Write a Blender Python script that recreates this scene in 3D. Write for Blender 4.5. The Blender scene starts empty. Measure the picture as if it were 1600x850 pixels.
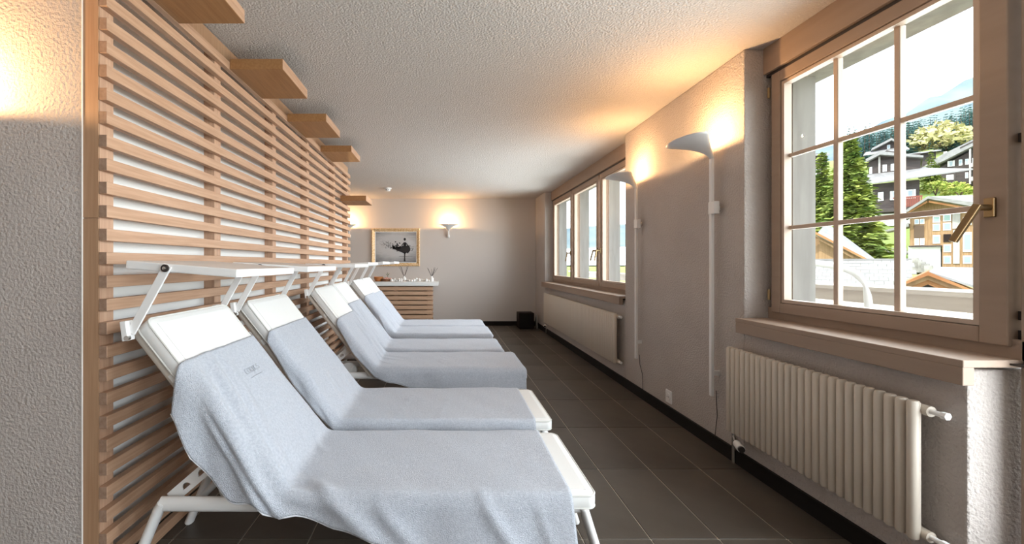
import bpy, bmesh, math, random
from mathutils import Vector, Matrix
sc = bpy.context.scene
COL = sc.collection
R = math.radians
rng = random.Random(7)

# ------------------------------------------------------------------ camera, world, sun, daylight, exposure
F, VX, VY, CH = 635.0, 695.0, 412.0, 1.21          # focal length in px, vanishing point, camera height
cam_d = bpy.data.cameras.new('camera'); cam = bpy.data.objects.new('camera', cam_d); COL.objects.link(cam)
cam_d.sensor_width = 36; cam_d.lens = F * 36 / 1600
cam_d.shift_x = (800 - VX) / 1600; cam_d.shift_y = -(425 - VY) / 1600
cam_d.clip_start = 0.02; cam_d.clip_end = 5000
cam.location = (0, 0, CH); cam.rotation_euler = (R(90), 0, 0)
sc.camera = cam

world = bpy.data.worlds.new('world'); sc.world = world; world.use_nodes = True
wb = world.node_tree.nodes['Background']
wb.inputs[0].default_value = (0.86, 0.93, 1.0, 1); wb.inputs[1].default_value = 3.2

def light(name, kind, loc, energy, color, rot=(0, 0, 0), **kw):
    d = bpy.data.lights.new(name, kind); d.energy = energy; d.color = color
    for k, v in kw.items(): setattr(d, k, v)
    o = bpy.data.objects.new(name, d); COL.objects.link(o); o.location = loc; o.rotation_euler = rot
    return o
sun = light('sun', 'SUN', (0, 0, 30), 3.6, (1, 0.94, 0.82), angle=R(1))
sun.rotation_euler = Vector((0.62, 0.40, -0.85)).to_track_quat('-Z', 'Y').to_euler()
light('daylight_far_window', 'AREA', (1.9565, 5.58, 1.62), 72, (0.90, 0.95, 1.0), (0, R(90), 0), shape='RECTANGLE', size=1.24, size_y=3.0, spread=R(125))
light('daylight_near_window', 'AREA', (1.964, 1.89, 1.62), 14, (0.90, 0.95, 1.0), (0, R(90), 0), shape='RECTANGLE', size=1.24, size_y=.82, spread=R(135))
# daylight at the door; added fill light at an unseen window behind the camera
light('daylight_door', 'AREA', (2.03, 0.78, 1.2), 42, (0.90, 0.95, 1.0), (0, R(90), 0), shape='RECTANGLE', size=2.1, size_y=1.0)
light('fill_added_window', 'AREA', (2.03, -1.5, 1.55), 120, (0.90, 0.95, 1.0), (0, R(90), 0), shape='RECTANGLE', size=1.5, size_y=2.4)
sc.view_settings.view_transform = 'Standard'; sc.view_settings.look = 'None'
sc.view_settings.exposure = 0.40; sc.view_settings.gamma = 1.0; sc.view_settings.use_curve_mapping = False

# ------------------------------------------------------------------ materials
MAT = {}
def mat(name, col, rough=0.6, metal=0.0, var=None, vscale=8.0, stretch=(1, 1, 1), bump=0.0, bscale=60.0, bdist=0.01,
        spec=0.5, emit=None, estr=0.0, sheen=0.0, detail=4.0, kind='noise', btype='noise', ramp=(0.35, 0.65)):
    m = bpy.data.materials.new(name); m.use_nodes = True
    nt = m.node_tree; N = nt.nodes; L = nt.links; b = N['Principled BSDF']
    b.inputs['Base Color'].default_value = (*col, 1); b.inputs['Roughness'].default_value = rough
    b.inputs['Metallic'].default_value = metal; b.inputs['Specular IOR Level'].default_value = spec
    if sheen: b.inputs['Sheen Weight'].default_value = sheen
    if emit: b.inputs['Emission Color'].default_value = (*emit, 1); b.inputs['Emission Strength'].default_value = estr
    tc = N.new('ShaderNodeTexCoord')
    if var:
        mp = N.new('ShaderNodeMapping'); mp.inputs['Scale'].default_value = stretch
        L.new(tc.outputs['Object'], mp.inputs['Vector'])
        n = N.new('ShaderNodeTexNoise'); n.inputs['Scale'].default_value = vscale; n.inputs['Detail'].default_value = detail
        L.new(mp.outputs[0], n.inputs['Vector'])
        r = N.new('ShaderNodeValToRGB'); r.color_ramp.elements[0].position, r.color_ramp.elements[1].position = ramp
        r.color_ramp.elements[0].color = (*col, 1); r.color_ramp.elements[1].color = (*var, 1)
        L.new(n.outputs['Fac'], r.inputs['Fac']); L.new(r.outputs[0], b.inputs['Base Color'])
    if bump:
        bn = N.new('ShaderNodeTexNoise'); bn.inputs['Scale'].default_value = bscale; bn.inputs['Detail'].default_value = 3
        L.new(tc.outputs['Object'], bn.inputs['Vector'])
        bp = N.new('ShaderNodeBump'); bp.inputs['Strength'].default_value = bump; bp.inputs['Distance'].default_value = bdist
        L.new(bn.outputs['Fac'], bp.inputs['Height']); L.new(bp.outputs[0], b.inputs['Normal'])
    MAT[name] = m
    return m
mat('plaster', (0.47, 0.42, 0.39), 0.9, bump=1.0, bscale=85, bdist=0.009, var=(0.51, 0.46, 0.43), vscale=3, spec=0.2)
mat('ceiling_plaster', (0.545, 0.505, 0.475), 0.9, bump=1.0, bscale=90, bdist=0.010, spec=0.2)
mat('smooth_plaster', (0.56, 0.51, 0.475), 0.9, bump=0.2, bscale=70, bdist=0.004, spec=0.2)
mat('white_wall', (0.80, 0.80, 0.79), 0.9, spec=0.2)
mat('caulk', (0.82, 0.79, 0.76), 0.7)
mat('beech', (0.51, 0.315, 0.205), 0.5, var=(0.42, 0.245, 0.15), vscale=4, stretch=(25, 1.2, 25), detail=6)
mat('beech_post', (0.52, 0.325, 0.215), 0.5, var=(0.43, 0.255, 0.165), vscale=4, stretch=(25, 25, 1.2), detail=6)
mat('beech_x', (0.56, 0.36, 0.24), 0.5, var=(0.47, 0.29, 0.18), vscale=4, stretch=(1.2, 25, 25), detail=6)
mat('end_grain', (0.34, 0.22, 0.155), 0.7, var=(0.27, 0.165, 0.11), vscale=60)
mat('end_board', (0.42, 0.255, 0.15), 0.5, var=(0.36, 0.205, 0.115), vscale=4, stretch=(30, 30, 1.0), detail=6)
mat('honey_board', (0.36, 0.185, 0.075), 0.45, var=(0.29, 0.14, 0.052), vscale=4, stretch=(20, 1.2, 20), detail=6)
mat('taupe_wood', (0.34, 0.248, 0.188), 0.5, var=(0.315, 0.228, 0.172), vscale=3, stretch=(8, 1, 8), spec=0.35)
mat('taupe_light', (0.48, 0.37, 0.29), 0.5)
mat('pale_wood', (0.40, 0.38, 0.365), 0.8, var=(0.33, 0.31, 0.295), vscale=3, stretch=(6, 6, 0.7))
mat('rail_wood', (0.66, 0.59, 0.52), 0.8, var=(0.58, 0.51, 0.45), vscale=3, stretch=(6, 0.7, 6))
mat('grout', (0.62, 0.55, 0.47), 0.9)
mat('skirting', (0.010, 0.008, 0.0075), 0.55, spec=0.2)
mat('white_metal', (0.82, 0.81, 0.80), 0.35)
mat('lamp_white', (0.80, 0.79, 0.78), 0.45)
mat('radiator', (0.60, 0.53, 0.45), 0.4)
mat('mattress', (0.74, 0.735, 0.72), 0.8, bump=0.12, bscale=300, bdist=0.002)
mat('piping', (0.62, 0.61, 0.58), 0.8)
mat('frame_beige', (0.66, 0.60, 0.53), 0.5)
mat('towel', (0.44, 0.468, 0.53), 0.95, bump=0.9, bscale=330, bdist=0.006, var=(0.54, 0.565, 0.625), vscale=120, sheen=0.25, spec=0.1)
mat('hem', (0.78, 0.79, 0.83), 0.9)
mat('thread', (0.33, 0.34, 0.37), 0.9)
mat('chrome', (0.75, 0.74, 0.72), 0.2, 1.0)
mat('rubber', (0.03, 0.022, 0.02), 0.5)
mat('brass', (0.30, 0.21, 0.11), 0.32, 1.0)
mat('gold', (0.62, 0.38, 0.16), 0.45, 0.35, var=(0.85, 0.66, 0.42), vscale=45)
mat('mount_white', (0.85, 0.84, 0.82), 0.7)
mat('ink', (0.012, 0.011, 0.012), 0.6)
mat('dark_brown', (0.016, 0.009, 0.007), 0.6, spec=0.15)
mat('grey_plastic', (0.25, 0.24, 0.23), 0.5)
mat('bulb', (1, 0.9, 0.75), 0.4, emit=(1, 0.75, 0.42), estr=12)
mat('counter', (0.80, 0.80, 0.78), 0.5)
mat('shell', (0.85, 0.84, 0.82), 0.6, var=(0.70, 0.68, 0.66), vscale=30)
mat('copper', (0.50, 0.20, 0.07), 0.4, 0.3)
mat('wicker', (0.16, 0.07, 0.035), 0.7, var=(0.30, 0.14, 0.07), vscale=90)
mat('pink_bead', (0.75, 0.42, 0.36), 0.5)
mat('green_leaf', (0.06, 0.10, 0.03), 0.7)
mat('reed', (0.03, 0.022, 0.02), 0.7)
mat('bottle', (0.84, 0.84, 0.83), 0.15)
# outdoors
mat('grass', (0.15, 0.22, 0.065), 0.95, var=(0.30, 0.29, 0.12), vscale=0.09, detail=6, spec=0.1)
mat('rock', (0.105, 0.15, 0.18), 0.95, var=(0.19, 0.235, 0.235), vscale=0.012, detail=8, spec=0.1)
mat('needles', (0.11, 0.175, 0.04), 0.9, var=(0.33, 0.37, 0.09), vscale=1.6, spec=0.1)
mat('needles_hazed', (0.10, 0.185, 0.195), 0.95, var=(0.15, 0.25, 0.225), vscale=0.25, spec=0.05)  # blue spruce green with distance haze put into the colour
mat('pale_leaves', (0.40, 0.37, 0.17), 0.9, var=(0.52, 0.48, 0.26), vscale=0.5, spec=0.1)
mat('leaves', (0.22, 0.32, 0.05), 0.9, var=(0.46, 0.44, 0.13), vscale=0.8, spec=0.1)
mat('bark', (0.10, 0.065, 0.045), 0.9)
mat('dark_timber', (0.035, 0.027, 0.027), 0.8, var=(0.065, 0.05, 0.046), vscale=1.2, stretch=(1, 1, 12))
mat('red_timber', (0.20, 0.055, 0.04), 0.8)
mat('larch', (0.33, 0.205, 0.105), 0.8, var=(0.24, 0.14, 0.07), vscale=1.5, stretch=(9, 1, 0.7))
mat('larch_rust', (0.24, 0.095, 0.032), 0.8, var=(0.36, 0.18, 0.07), vscale=1.2, stretch=(1, 1, 2))
mat('roof_slate', (0.25, 0.245, 0.248), 0.8, var=(0.19, 0.186, 0.19), vscale=3, bump=0.3, bscale=8, bdist=0.05)
mat('shingle_plank', (0.25, 0.245, 0.24), 0.85, var=(0.18, 0.175, 0.17), vscale=2.5, stretch=(1, 3, 3))
mat('render_white', (0.72, 0.71, 0.70), 0.9)
mat('shutter', (0.70, 0.71, 0.72), 0.8)
mat('green_pane', (0.24, 0.36, 0.33), 0.15)
mat('blue_pane', (0.30, 0.38, 0.44), 0.15)
mat('stone', (0.33, 0.32, 0.30), 0.95, var=(0.20, 0.19, 0.18), vscale=2)
mat('terrace', (0.45, 0.43, 0.41), 0.9)

def tile_mat():
    m = mat('tile', (0.066, 0.054, 0.044), 0.40, var=(0.105, 0.088, 0.073), vscale=2.2, detail=8, bump=0.08, bscale=30, bdist=0.002, spec=0.28)
tile_mat()
def glass_mat():
    m = bpy.data.materials.new('glass'); m.use_nodes = True; nt = m.node_tree; nt.nodes.clear()
    o = nt.nodes.new('ShaderNodeOutputMaterial'); mx = nt.nodes.new('ShaderNodeMixShader')
    t = nt.nodes.new('ShaderNodeBsdfTransparent'); g = nt.nodes.new('ShaderNodeBsdfGlossy'); fr = nt.nodes.new('ShaderNodeFresnel')
    g.inputs['Roughness'].default_value = 0.0; fr.inputs[0].default_value = 1.2; t.inputs[0].default_value = (0.97, 0.985, 0.98, 1)
    ge = nt.nodes.new('ShaderNodeNewGeometry'); sb = nt.nodes.new('ShaderNodeMath'); sb.operation = 'SUBTRACT'; sb.inputs[0].default_value = 1.0
    ml = nt.nodes.new('ShaderNodeMath'); ml.operation = 'MULTIPLY'     # only the outer faces of the pane reflect
    nt.links.new(ge.outputs['Backfacing'], sb.inputs[1]); nt.links.new(sb.outputs[0], ml.inputs[0]); nt.links.new(fr.outputs[0], ml.inputs[1])
    nt.links.new(ml.outputs[0], mx.inputs[0]); nt.links.new(t.outputs[0], mx.inputs[1]); nt.links.new(g.outputs[0], mx.inputs[2])
    nt.links.new(mx.outputs[0], o.inputs[0]); MAT['glass'] = m
glass_mat()
def print_mat():      # the grey studio backdrop printed on the picture: pale centre, dark corners and floor
    m = bpy.data.materials.new('print'); m.use_nodes = True; nt = m.node_tree; N = nt.nodes; L = nt.links; b = N['Principled BSDF']
    b.inputs['Roughness'].default_value = 0.5
    tc = N.new('ShaderNodeTexCoord'); mp = N.new('ShaderNodeMapping')
    mp.inputs['Location'].default_value = (-0.5, -0.5, -0.62); mp.inputs['Scale'].default_value = (1.0, 1, 1.25)
    L.new(tc.outputs['Generated'], mp.inputs[0])
    mp.inputs['Location'].default_value = (-0.5, 0, -0.75); mp.inputs['Scale'].default_value = (1.05, 0, 1.35)
    g = N.new('ShaderNodeTexGradient'); g.gradient_type = 'SPHERICAL'; L.new(mp.outputs[0], g.inputs[0])
    n = N.new('ShaderNodeTexNoise'); n.inputs['Scale'].default_value = 5; n.inputs['Detail'].default_value = 6
    mp2 = N.new('ShaderNodeMapping'); mp2.inputs['Scale'].default_value = (1, 1, 6); L.new(tc.outputs['Generated'], mp2.inputs[0]); L.new(mp2.outputs[0], n.inputs['Vector'])
    ad = N.new('ShaderNodeMath'); ad.operation = 'MULTIPLY_ADD'; ad.inputs[1].default_value = 0.35; L.new(n.outputs['Fac'], ad.inputs[0]); L.new(g.outputs['Fac'], ad.inputs[2])
    r = N.new('ShaderNodeValToRGB'); e = r.color_ramp.elements
    e[0].position = 0.18; e[0].color = (0.02, 0.02, 0.022, 1); e[1].position = 0.75; e[1].color = (0.52, 0.51, 0.51, 1)
    L.new(ad.outputs[0], r.inputs[0]); L.new(r.outputs[0], b.inputs['Base Color']); MAT['print'] = m
print_mat()

# ------------------------------------------------------------------ mesh helpers
class MB:
    def __init__(s): s.v = []; s.f = []
    def add(s, vs, fs):
        o = len(s.v); s.v += [tuple(p) for p in vs]; s.f += [tuple(i + o for i in f) for f in fs]; return s
    def box(s, x0, x1, y0, y1, z0, z1):
        vs = [(x, y, z) for x in (x0, x1) for y in (y0, y1) for z in (z0, z1)]
        return s.add(vs, [(0, 1, 3, 2), (4, 6, 7, 5), (0, 4, 5, 1), (2, 3, 7, 6), (0, 2, 6, 4), (1, 5, 7, 3)])
    def rings(s, rs, closed=True, cap0=True, cap1=True):
        n = len(rs[0]); o = len(s.v); fs = []
        for r in rs: s.v += [tuple(p) for p in r]
        for i in range(len(rs) - 1):
            for j in range(n if closed else n - 1):
                k = (j + 1) % n
                fs.append((o + i * n + j, o + i * n + k, o + (i + 1) * n + k, o + (i + 1) * n + j))
        if cap0: fs.append(tuple(o + j for j in range(n))[::-1])
        if cap1: fs.append(tuple(o + (len(rs) - 1) * n + j for j in range(n)))
        s.f += fs; return s
    def tube(s, pts, r, n=10, ry=None, up=None):
        pts = [Vector(p) for p in pts]; rs = []
        rr = r if isinstance(r, (list, tuple)) else [r] * len(pts)
        for i, p in enumerate(pts):
            a = pts[max(i - 1, 0)]; b = pts[min(i + 1, len(pts) - 1)]; d = (b - a).normalized()
            u = Vector(up) if up else (Vector((0, 0, 1)) if abs(d.z) < 0.9 else Vector((0, 1, 0)))
            x = d.cross(u).normalized(); y = x.cross(d).normalized()
            q = rr[i]; qy = q if ry is None else ry
            rs.append([p + x * q * math.cos(2 * math.pi * k / n) + y * qy * math.sin(2 * math.pi * k / n) for k in range(n)])
        return s.rings(rs)
    def bar(s, a, b, w, h, up=(0, 0, 1)):      # box along a-b: w sideways, h along up
        a = Vector(a); b = Vector(b); d = (b - a).normalized(); x = d.cross(Vector(up)).normalized(); y = x.cross(d).normalized()
        ring = lambda p: [p - x * w / 2 - y * h / 2, p + x * w / 2 - y * h / 2, p + x * w / 2 + y * h / 2, p - x * w / 2 + y * h / 2]
        return s.rings([ring(a), ring(b)])
    def lathe(s, prof, c=(0, 0, 0), n=20, axis='z'):
        c = Vector(c); rs = []
        for r, z in prof:
            ring = []
            for k in range(n):
                a = 2 * math.pi * k / n; p = (r * math.cos(a), r * math.sin(a), z)
                if axis == 'y': p = (p[0], z, -p[1])
                if axis == 'x': p = (z, p[0], p[1])
                ring.append(c + Vector(p))
            rs.append(ring)
        return s.rings(rs)
    def prism(s, poly, fn0, fn1):
        return s.rings([[fn0(p) for p in poly], [fn1(p) for p in poly]])
    def build(s, name, m, parent=None, smooth=False, bevel=0, world=False, seg=2):
        me = bpy.data.meshes.new(name); me.from_pydata(s.v, [], s.f); me.validate()
        bm = bmesh.new(); bm.from_mesh(me); bmesh.ops.recalc_face_normals(bm, faces=bm.faces); bm.to_mesh(me); bm.free()
        if smooth:
            for p in me.polygons: p.use_smooth = True
        me.materials.append(MAT[m] if isinstance(m, str) else m)
        o = bpy.data.objects.new(name, me); COL.objects.link(o)
        if parent:
            o.parent = parent
            if world: o.matrix_parent_inverse = parent.matrix_basis.inverted()
        if bevel:
            b = o.modifiers.new('bevel', 'BEVEL'); b.width = bevel; b.segments = seg; b.limit_method = 'ANGLE'; b.angle_limit = R(40)
        return o
def box(x0, x1, y0, y1, z0, z1): return MB().box(x0, x1, y0, y1, z0, z1)
def auto(o, a=40):
    for p in o.data.polygons: p.use_smooth = True
    m = o.modifiers.new('edges', 'EDGE_SPLIT'); m.split_angle = R(a); return o
def tag(o, label=None, cat=None, group=None, kind=None):
    if label: o['label'] = label
    if cat: o['category'] = cat
    if group: o['group'] = group
    if kind: o['kind'] = kind
    return o
def empty(name, loc, rz=0):
    o = bpy.data.objects.new(name, None); COL.objects.link(o); o.location = loc; o.rotation_euler = (0, 0, rz)
    o.empty_display_size = 0.1
    o.matrix_basis = Matrix.Translation(Vector(loc)) @ Matrix.Rotation(rz, 4, 'Z'); return o
def inst(src, parent=None, loc=(0, 0, 0)):
    c = src.copy(); COL.objects.link(c); c.parent = parent; c.location = loc; return c
def copy_tree(o, parent=None):
    c = o.copy(); COL.objects.link(c); c.parent = parent
    for ch in list(o.children): copy_tree(ch, c)
    return c
def struct(o, label, cat='wall'): return tag(o, label, cat, kind='structure')
def at(px, py, Y): return Vector(((px - VX) * Y / F, Y, CH + (VY - py) * Y / F))

# ------------------------------------------------------------------ room shell
CZ, WR, YB, XL, YN = 2.48, 1.775, 7.95, -3.2, -3.2     # ceiling, right wall, back wall, far left, wall behind the camera
XO = 2.13                                               # outer face of the window wall
fl = empty('floor', (0, 0, 0)); struct(fl, 'floor of dark brown rectangular tiles with pale thin joints', 'floor')
box(XL - .2, XO, YN - .2, YB + .2, -0.16, -0.004).build('grout_bed', 'grout', fl)
tw, tl, g = 0.300, 0.610, 0.0055
tm = box(g / 2, tw - g / 2, g / 2, tl - g / 2, -0.012, 0).build('tile', 'tile', fl, bevel=0.0012, seg=1)
tile_src = tm; first = True; rest = MB()
for i in range(-11, 6):
    for j in range(-9, 11):
        x = 0.005 + tw * i; y = 1.785 + tl * j
        if y > YB or x < XL or x > 1.75: continue
        seen = (y > 0.9 and x > -1.5) or (y > 5 and x > -2.3)
        if seen:
            if first: tm.location = (x, y, 0); first = False
            else: inst(tm, fl, (x, y, 0))
        else: rest.box(x + g / 2, x + tw - g / 2, y + g / 2, y + tl - g / 2, -0.012, 0)
tag(rest.build('tiles_out_of_view', 'tile', fl), kind='stuff')
# clip tiles that stick into the walls: walls simply stand on top of them
struct(box(XL - .2, XO + .3, YN - .2, YB + .2, CZ, CZ + .25).build('ceiling', 'ceiling_plaster'), 'rough white plaster ceiling', 'ceiling')
struct(box(XL - .2, XO, YB, YB + .2, 0, CZ).build('wall_back', 'smooth_plaster'), 'smooth off-white end wall with picture and lamps')
SX, YS0, YS1 = -1.243, 1.495, 5.35
WX = SX - 0.09
struct(box(XL, WX, YS0, YS1 + .02, 0, CZ).build('wall_left', 'plaster'), 'rough white plaster wall block on the left, behind the slats')
struct(box(WX - .002, WX + .0008, YS0 + .006, YS1, 0, 2.40).build('wall_left_lining', 'white_wall'), 'white painted lining behind the slats')
struct(box(WX - .001, WX + .003, YS0 - .004, YS0 + .004, 0, CZ).build('trim_1', 'caulk'), 'thin white sealant line between plaster and end board', 'trim')
struct(box(XL - .2, XL, YN - .2, YB, 0, CZ).build('wall_far_left', 'plaster'), 'white wall on the far left of the room')
struct(box(XL, XO, YN - .2, YN, 0, CZ).build('wall_behind', 'plaster'), 'white plaster wall behind the viewer')
# right wall in pieces around the openings
W1 = (1.38, 2.408); W2 = (4.0, 7.21); D1 = (0.22, 1.38); W3 = (-2.75, -0.25)
SZ, HZ = 0.85, 2.31
wr = empty('wall_right', (WR, 0, 0)); struct(wr, 'rough plaster window wall on the right')
for y0, y1, z0, z1 in ((W2[1], YB, 0, CZ), (W2[0], W2[1], 0, SZ), (W1[1], W2[0], 0, CZ), (W1[0], W1[1], 0, SZ),
                       (W3[1], D1[0], 0, CZ), (W3[0], W3[1], 0, SZ), (YN, W3[0], 0, CZ)):
    xo = XO
    box(WR, xo - .02, y0, y1, z0, z1).build('wall_section', 'plaster', wr, world=True, bevel=0.006)
for y0, y1 in (W1, W2, W3, D1):
    box(1.97, XO + .05, y0, y1, HZ, CZ).build('lintel', 'pale_wood', wr, world=True)
# skirting
struct(box(WR - .016, WR, W1[0] + .01, YB, 0, .085).build('baseboard_right', 'skirting'), 'black tiled skirting along the window wall', 'baseboard')
struct(box(XL, WR - .016, YB - .016, YB, 0, .085).build('baseboard_back', 'skirting'), 'black tiled skirting along the end wall', 'baseboard')

# ------------------------------------------------------------------ windows
def frame_mb(x0, x1, y0, y1, z0, z1, w, wb=None):
    wb = wb or w; m = MB()
    m.box(x0, x1, y0, y0 + w, z0, z1); m.box(x0, x1, y1 - w, y1, z0, z1)
    m.box(x0, x1, y0 + w, y1 - w, z0, z0 + wb); m.box(x0, x1, y0 + w, y1 - w, z1 - w, z1); return m
def handle(parent, x, y, z, ang, ln=0.125):
    m = MB(); m.box(x - .012, x, y - .014, y + .014, z - .034, z + .034)
    h = m.build('handle', 'brass', parent, bevel=0.003)
    k = MB().tube([(x - .01, y, z), (x - .055, y, z)], 0.011, 10); auto(k.build('spindle', 'brass', h))
    e = (x - .06 - .02, y + math.sin(ang) * ln, z - math.cos(ang) * ln)
    MB().bar((x - .052, y - math.sin(ang) * .012, z + math.cos(ang) * .012), e, 0.022, 0.014, (1, 0, 0)).build('lever', 'brass', h, bevel=0.003)
    return h
GZ0, GZ1 = 0.991, 2.24
def sash(win, y0, y1, hy=None, hz=1.37, ang=0.2, muntins=False, hinge=None, z0=0.93, z1=2.307, bot=0.066):
    a, b = y0 + 0.075, y1 - 0.060
    m = MB()
    m.box(1.90, 1.955, y0, a, z0, z1); m.box(1.90, 1.955, b, y1, z0, z1)
    m.box(1.90, 1.955, a, b, z0, GZ0 - .004); m.box(1.90, 1.955, a, b, GZ1 + .004, z1)
    s = m.build('sash', 'taupe_wood', win, world=True, bevel=0.004)
    frame_mb(1.908, 1.95, a + .003, b - .003, GZ0 - .001, GZ1 + .001, 0.018).build('glazing_bead', 'taupe_light', s)
    ga, gb = a + .02, b - .02
    if muntins:
        ny = [ga + (gb - ga) * k / 3 for k in range(4)]; nz = [GZ0 + .015 + (GZ1 - GZ0 - .03) * k / 3 for k in range(4)]
        for k in (1, 2):
            box(1.935, 1.962, ny[k] - .012, ny[k] + .012, GZ0 + .015, GZ1 - .015).build('muntin', 'taupe_light', s, bevel=0.003)
            box(1.937, 1.960, ga, gb, nz[k] - .011, nz[k] + .011).build('muntin', 'taupe_light', s, bevel=0.003)
        for i in range(3):
            for j in range(3):
                box(1.946, 1.950, ny[i], ny[i + 1], nz[j], nz[j + 1]).build('pane', 'glass', s)
    else:
        box(1.946, 1.950, ga, gb, GZ0 + .01, GZ1 - .01).build('pane', 'glass', s)
    if hy: handle(s, 1.90, hy, hz, ang)
    if hinge:
        for z in (z0 + .10, z1 - .10):
            auto(MB().tube([(1.893, hinge, z - .03), (1.893, hinge, z + .03)], 0.007, 8).build('hinge', 'brass', s))
    return s
def sill(win, y0, y1):
    s = box(1.715, 1.95, y0, y1, .865, .890).build('window_sill', 'taupe_wood', win, world=True, bevel=0.003)
    box(1.715, 1.755, y0 + .001, y1 - .001, .805, .866).build('sill_apron', 'taupe_wood', s, bevel=0.003)
def header(win, y0, y1):
    box(1.885, 1.925, y0, y1, 2.325, CZ).build('header_panel', 'taupe_wood', win, world=True, bevel=0.003)
    box(1.905, 1.925, y0, y1, 2.309, 2.325).build('shadow_gap_strip', 'rubber', win, world=True)
def lower_rail(win, y0, y1): box(1.915, 2.0, y0, y1, .875, .955).build('bottom_rail', 'taupe_wood', win, world=True, bevel=0.003)

w1 = empty('window_1', (1.9, 1.88, SZ)); struct(w1, 'near window of nine panes with taupe wooden sash, standing ajar', 'window')
sash(w1, 1.372, 2.366, hy=1.412, hz=1.405, ang=-0.36 + 0.72, muntins=True, hinge=2.374)
header(w1, W1[0] - .02, W1[1]); lower_rail(w1, 1.30, W1[1]); sill(w1, 1.345, 2.40)
box(1.955, 2.0, 2.350, W1[1], .95, HZ).build('frame_stile', 'taupe_wood', w1, world=True)
box(1.955, 2.0, 1.40, W1[1], 2.27, HZ).build('frame_head', 'taupe_wood', w1, world=True)
box(2.0, XO, 2.335, 2.43, SZ, HZ + .1).build('outer_post', 'pale_wood', w1, world=True)
box(2.0, XO + .08, 1.38, 2.43, 2.285, 2.32).build('outer_soffit', 'pale_wood', w1, world=True)
for z in (1.62, 1.02, .955):
    box(1.935, 1.953, 1.358, 1.372, z, z + .03).build('lock_plate', 'rubber', w1, world=True)

w2 = empty('window_2', (1.9, 5.6, SZ)); struct(w2, 'far window with three plain taupe casement sashes', 'window')
sash(w2, 6.085, 7.15, hy=6.125, ang=0.05); sash(w2, 5.025, 6.055, hy=5.065, ang=0.15); sash(w2, 4.02, 4.995, hy=4.95, ang=-0.1)
header(w2, *W2); lower_rail(w2, *W2); sill(w2, 4.0, 7.22)
for y in (7.17, 6.07, 5.01, 4.01):
    box(1.958, 2.0, y - .05, y + .05, .95, HZ).build('frame_stile', 'taupe_wood', w2, world=True)
    box(2.0, XO + .005, y - .06, y + .06, SZ, HZ).build('outer_post', 'pale_wood', w2, world=True)

d1 = empty('door_1', (1.95, .8, 0)); struct(d1, 'glazed balcony door with taupe frame beside the near window', 'door')
m = MB(); m.box(1.915, 2.0, 1.28, 1.352, 0.03, 2.31); m.box(1.915, 2.0, .22, .30, 0.03, 2.31); m.box(1.915, 2.0, .30, 1.28, 0.03, .25); m.box(1.915, 2.0, .30, 1.28, 2.22, 2.31)
m.build('door_frame', 'taupe_wood', d1, world=True, bevel=0.004)
box(1.945, 1.95, .30, 1.28, .25, 2.22).build('pane', 'glass', d1, world=True)
box(1.87, 1.99, 1.30, 1.352, .874, .880).build('weather_strip', 'rubber', d1, world=True)
header(d1, D1[0], D1[1] - .03)
box(1.87, 2.0, D1[0], W1[0], 0, .03).build('threshold', 'taupe_wood', d1, world=True)
w3 = empty('added_window', (1.9, -1.5, SZ)); struct(w3, 'unseen window with two taupe sashes, added behind the viewer for daylight', 'window')  # unseen window put in to bring more daylight into the room
sash(w3, -2.72, -1.52); sash(w3, -1.48, -.27); header(w3, *W3); lower_rail(w3, *W3); sill(w3, *W3)

# ------------------------------------------------------------------ slatted timber screen
scr = empty('slatted_screen', (SX, YS0, 0)); tag(scr, 'long beech wood slatted screen covering the left wall', 'screen')
ps, hs = 0.0864, 0.0445
for k in range(-11, 17):
    zc = 0.971 + k * ps
    if zc - hs / 2 < 0.004: zc = 0.004 + hs / 2
    s = box(SX - .03, SX, YS0, YS1, zc - hs / 2, zc + hs / 2).build('slat', 'beech', scr, world=True, bevel=0.0012, seg=1)
    s.data.materials.append(MAT['end_grain'])
    for p in s.data.polygons:
        if abs(p.normal.y) > .9: p.material_index = 1
for i, y in enumerate((1.500, 2.247, 3.004, 3.751, 4.66, 5.28)):
    p = box(SX - .089, SX - .031, y, y + .062, 0.002, 2.40).build('post', 'beech_post', scr, world=True)
box(WX + .003, SX - .032, YS0 + .01, YS1, 2.402, 2.474).build('top_beam', 'end_board', scr, world=True)
eb = MB(); eb.box(WX + .003, SX - .031, YS0 - .001, YS0 + .004, 0, 1.376); eb.box(WX + .003, SX - .031, YS0 - .001, YS0 + .004, 1.379, CZ - .005)
eb.build('end_board', 'end_board', scr, world=True)
for y0, y1, z in ((1.46, 1.90, 2.332), (2.347, 2.765, 2.332), (3.205, 3.625, 2.332), (4.07, 4.485, 2.332), (4.83, 5.22, 1.958)):
    b = box(SX + .001, -.935, y0, y1, z, z + .062).build('ledge_board', 'honey_board', scr, world=True, bevel=0.0015, seg=1)
    b.data.materials.append(MAT['beech'])
    for p in b.data.polygons:
        if p.normal.x > .9: p.material_index = 1

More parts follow.
